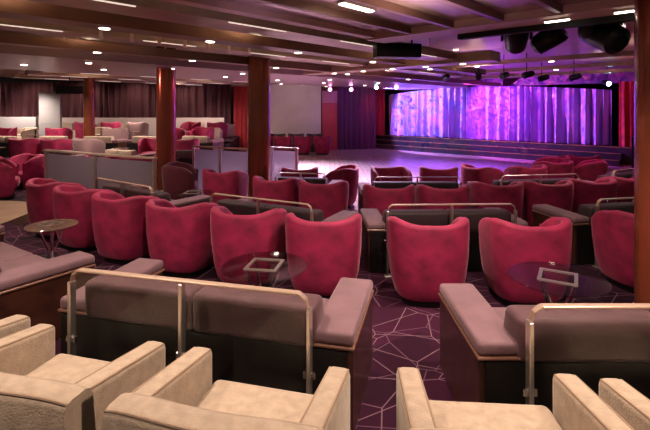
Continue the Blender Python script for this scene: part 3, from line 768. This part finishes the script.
screen((-1.28, 10.6), (-0.66, 10.3), 0.0, 1.13, 1, 'short frosted glass screen right of the middle copper pillar')

# ------------------------------------------------------------------ rear left seating
def lz(y):
    z = 0.0
    for (a, b) in LZ:
        if y >= a: z = b
    return z
rnd = random.Random(11)
ORD = ['first', 'second', 'third', 'fourth', 'fifth', 'sixth', 'seventh', 'eighth', 'ninth', 'tenth', 'eleventh', 'twelfth', 'thirteenth', 'fourteenth', 'fifteenth', 'sixteenth']
def row(y, x0, x1, step, kind, rname, dy=0.0):
    n = int((x1 - x0) / step); k = 0
    for i in range(n + 1):
        x = x1 - i * step
        yy = y + rnd.uniform(-0.12, 0.12) + dy * i
        yaw = rnd.uniform(-12, 30)
        z = lz(yy)
        if math.hypot(x + 9.05, yy - 16.9) < 0.75: k += 1; continue
        if kind in ('red', 'beige') and i % 4 == 2:
            place(TW, (x, yy, z), 0, 'table in the %s, %s from the dance floor side' % (rname, ORD[k]), 'tables in the ' + rname)
        elif kind == 'red' and i % 5 == 3 and 'screen' not in rname:
            place(BC, (x, yy, z), yaw, 'pale barrel chair in the %s, %s from the dance floor side' % (rname, ORD[k]), 'pale chairs in the ' + rname, {'backrest': ROSE, 'seat': ROSE})
        elif kind == 'red':
            place(BC, (x, yy, z), yaw + (180 if rnd.random() < 0.25 else 0), 'red barrel chair in the %s, %s from the dance floor side' % (rname, ORD[k]), 'red chairs in the ' + rname)
        elif kind == 'beige':
            place(TC, (x, yy, z), yaw + (180 if rnd.random() < 0.3 else 0), 'beige armchair in the %s, %s from the dance floor side' % (rname, ORD[k]), 'beige armchairs in the ' + rname)
        elif kind == 'bench':
            place(BENCHS, (x, yy, z), yaw * 0.5 + 5, '%s' % ('short beige bench' if 'fourth' in rname or i % 3 == 1 else 'short mauve bench') + ' in the %s, %s from the dance floor side' % (rname, ORD[k]), 'benches in the ' + rname, {'seat': BEIGE, 'backrest': BEIGE} if 'fourth' in rname or i % 3 == 1 else None)
        elif kind == 'table':
            place(TW, (x, yy, z), 0, 'small round table in the %s, %s from the dance floor side' % (rname, ORD[k]), 'tables in the ' + rname)
        k += 1
row(10.75, -8.6, -4.4, 0.98, 'red', 'row behind the frosted screen')
row(11.9, -8.6, -4.0, 1.65, 'bench', 'second raised row')
row(13.35, -10.4, -4.2, 0.98, 'red', 'third raised row')
row(14.75, -11.0, -4.4, 1.6, 'bench', 'fourth raised row')
row(16.4, -12.2, -4.6, 1.05, 'red', 'fifth raised row')
row(17.75, -13.2, -4.6, 1.5, 'beige', 'sixth raised row')
row(19.25, -10.9, -4.7, 1.15, 'red', 'seventh raised row')
row(20.9, -15.0, -4.8, 1.45, 'beige', 'last raised row under the drapes')
place(BC, (-6.95, 9.42, Z1), 60, 'large red barrel chair at the left edge beside the tan aisle', 'red chairs by the tan aisle')
place(BC, (-3.02, 9.3, Z2), 80, 'dark barrel chair between the left frosted screen and the screen by the middle pillar', 'dark chairs by the screens', {'backrest': WINE, 'seat': WINE})
# low white divider walls and the tall white panel at the back
mb = MB(); mb.box(-15.6, -12.2, 18.55, 18.75, 0.6, 1.72, 0.01); tag(mb.build('divider_wall', WHITE), 'low white divider wall at far left below the drapes', 'divider')
mb = MB(); mb.box(-12.1, -11.2, 18.6, 18.75, 0.6, 2.78, 0.01); o = mb.build('display_panel', WHITE)
tag(o, 'tall white panel standing in front of the burgundy drapes', 'panel')
mb = MB()
for z in (1.45, 2.1): mb.box(-12.08, -11.22, 18.588, 18.599, z, z + 0.02)
mb.build('seam', mat('grey_seam', (0.4, 0.38, 0.36), 0.6), o, 0)
mb = MB(); mb.box(-15.0, -5.0, 21.75, 21.9, 0.69, 1.62, 0.01); tag(mb.build('ledge_wall', CREAM), 'long cream ledge wall running under the burgundy drapes', 'ledge')
# dark unlit screen hanging near the far pillar
mb = MB(); mb.box(-10.0, -9.0, 16.3, 16.4, 2.62, 2.92, 0.01)
tv = mb.build('hanging_monitor', BLACK); tag(tv, 'dark monitor hanging beside the far pillar', 'monitor')
mb = MB(); mb.tube((-9.5, 16.35, 2.9), (-9.5, 16.35, 3.61), 0.02, 8); mb.build('bracket', BLACK, tv)
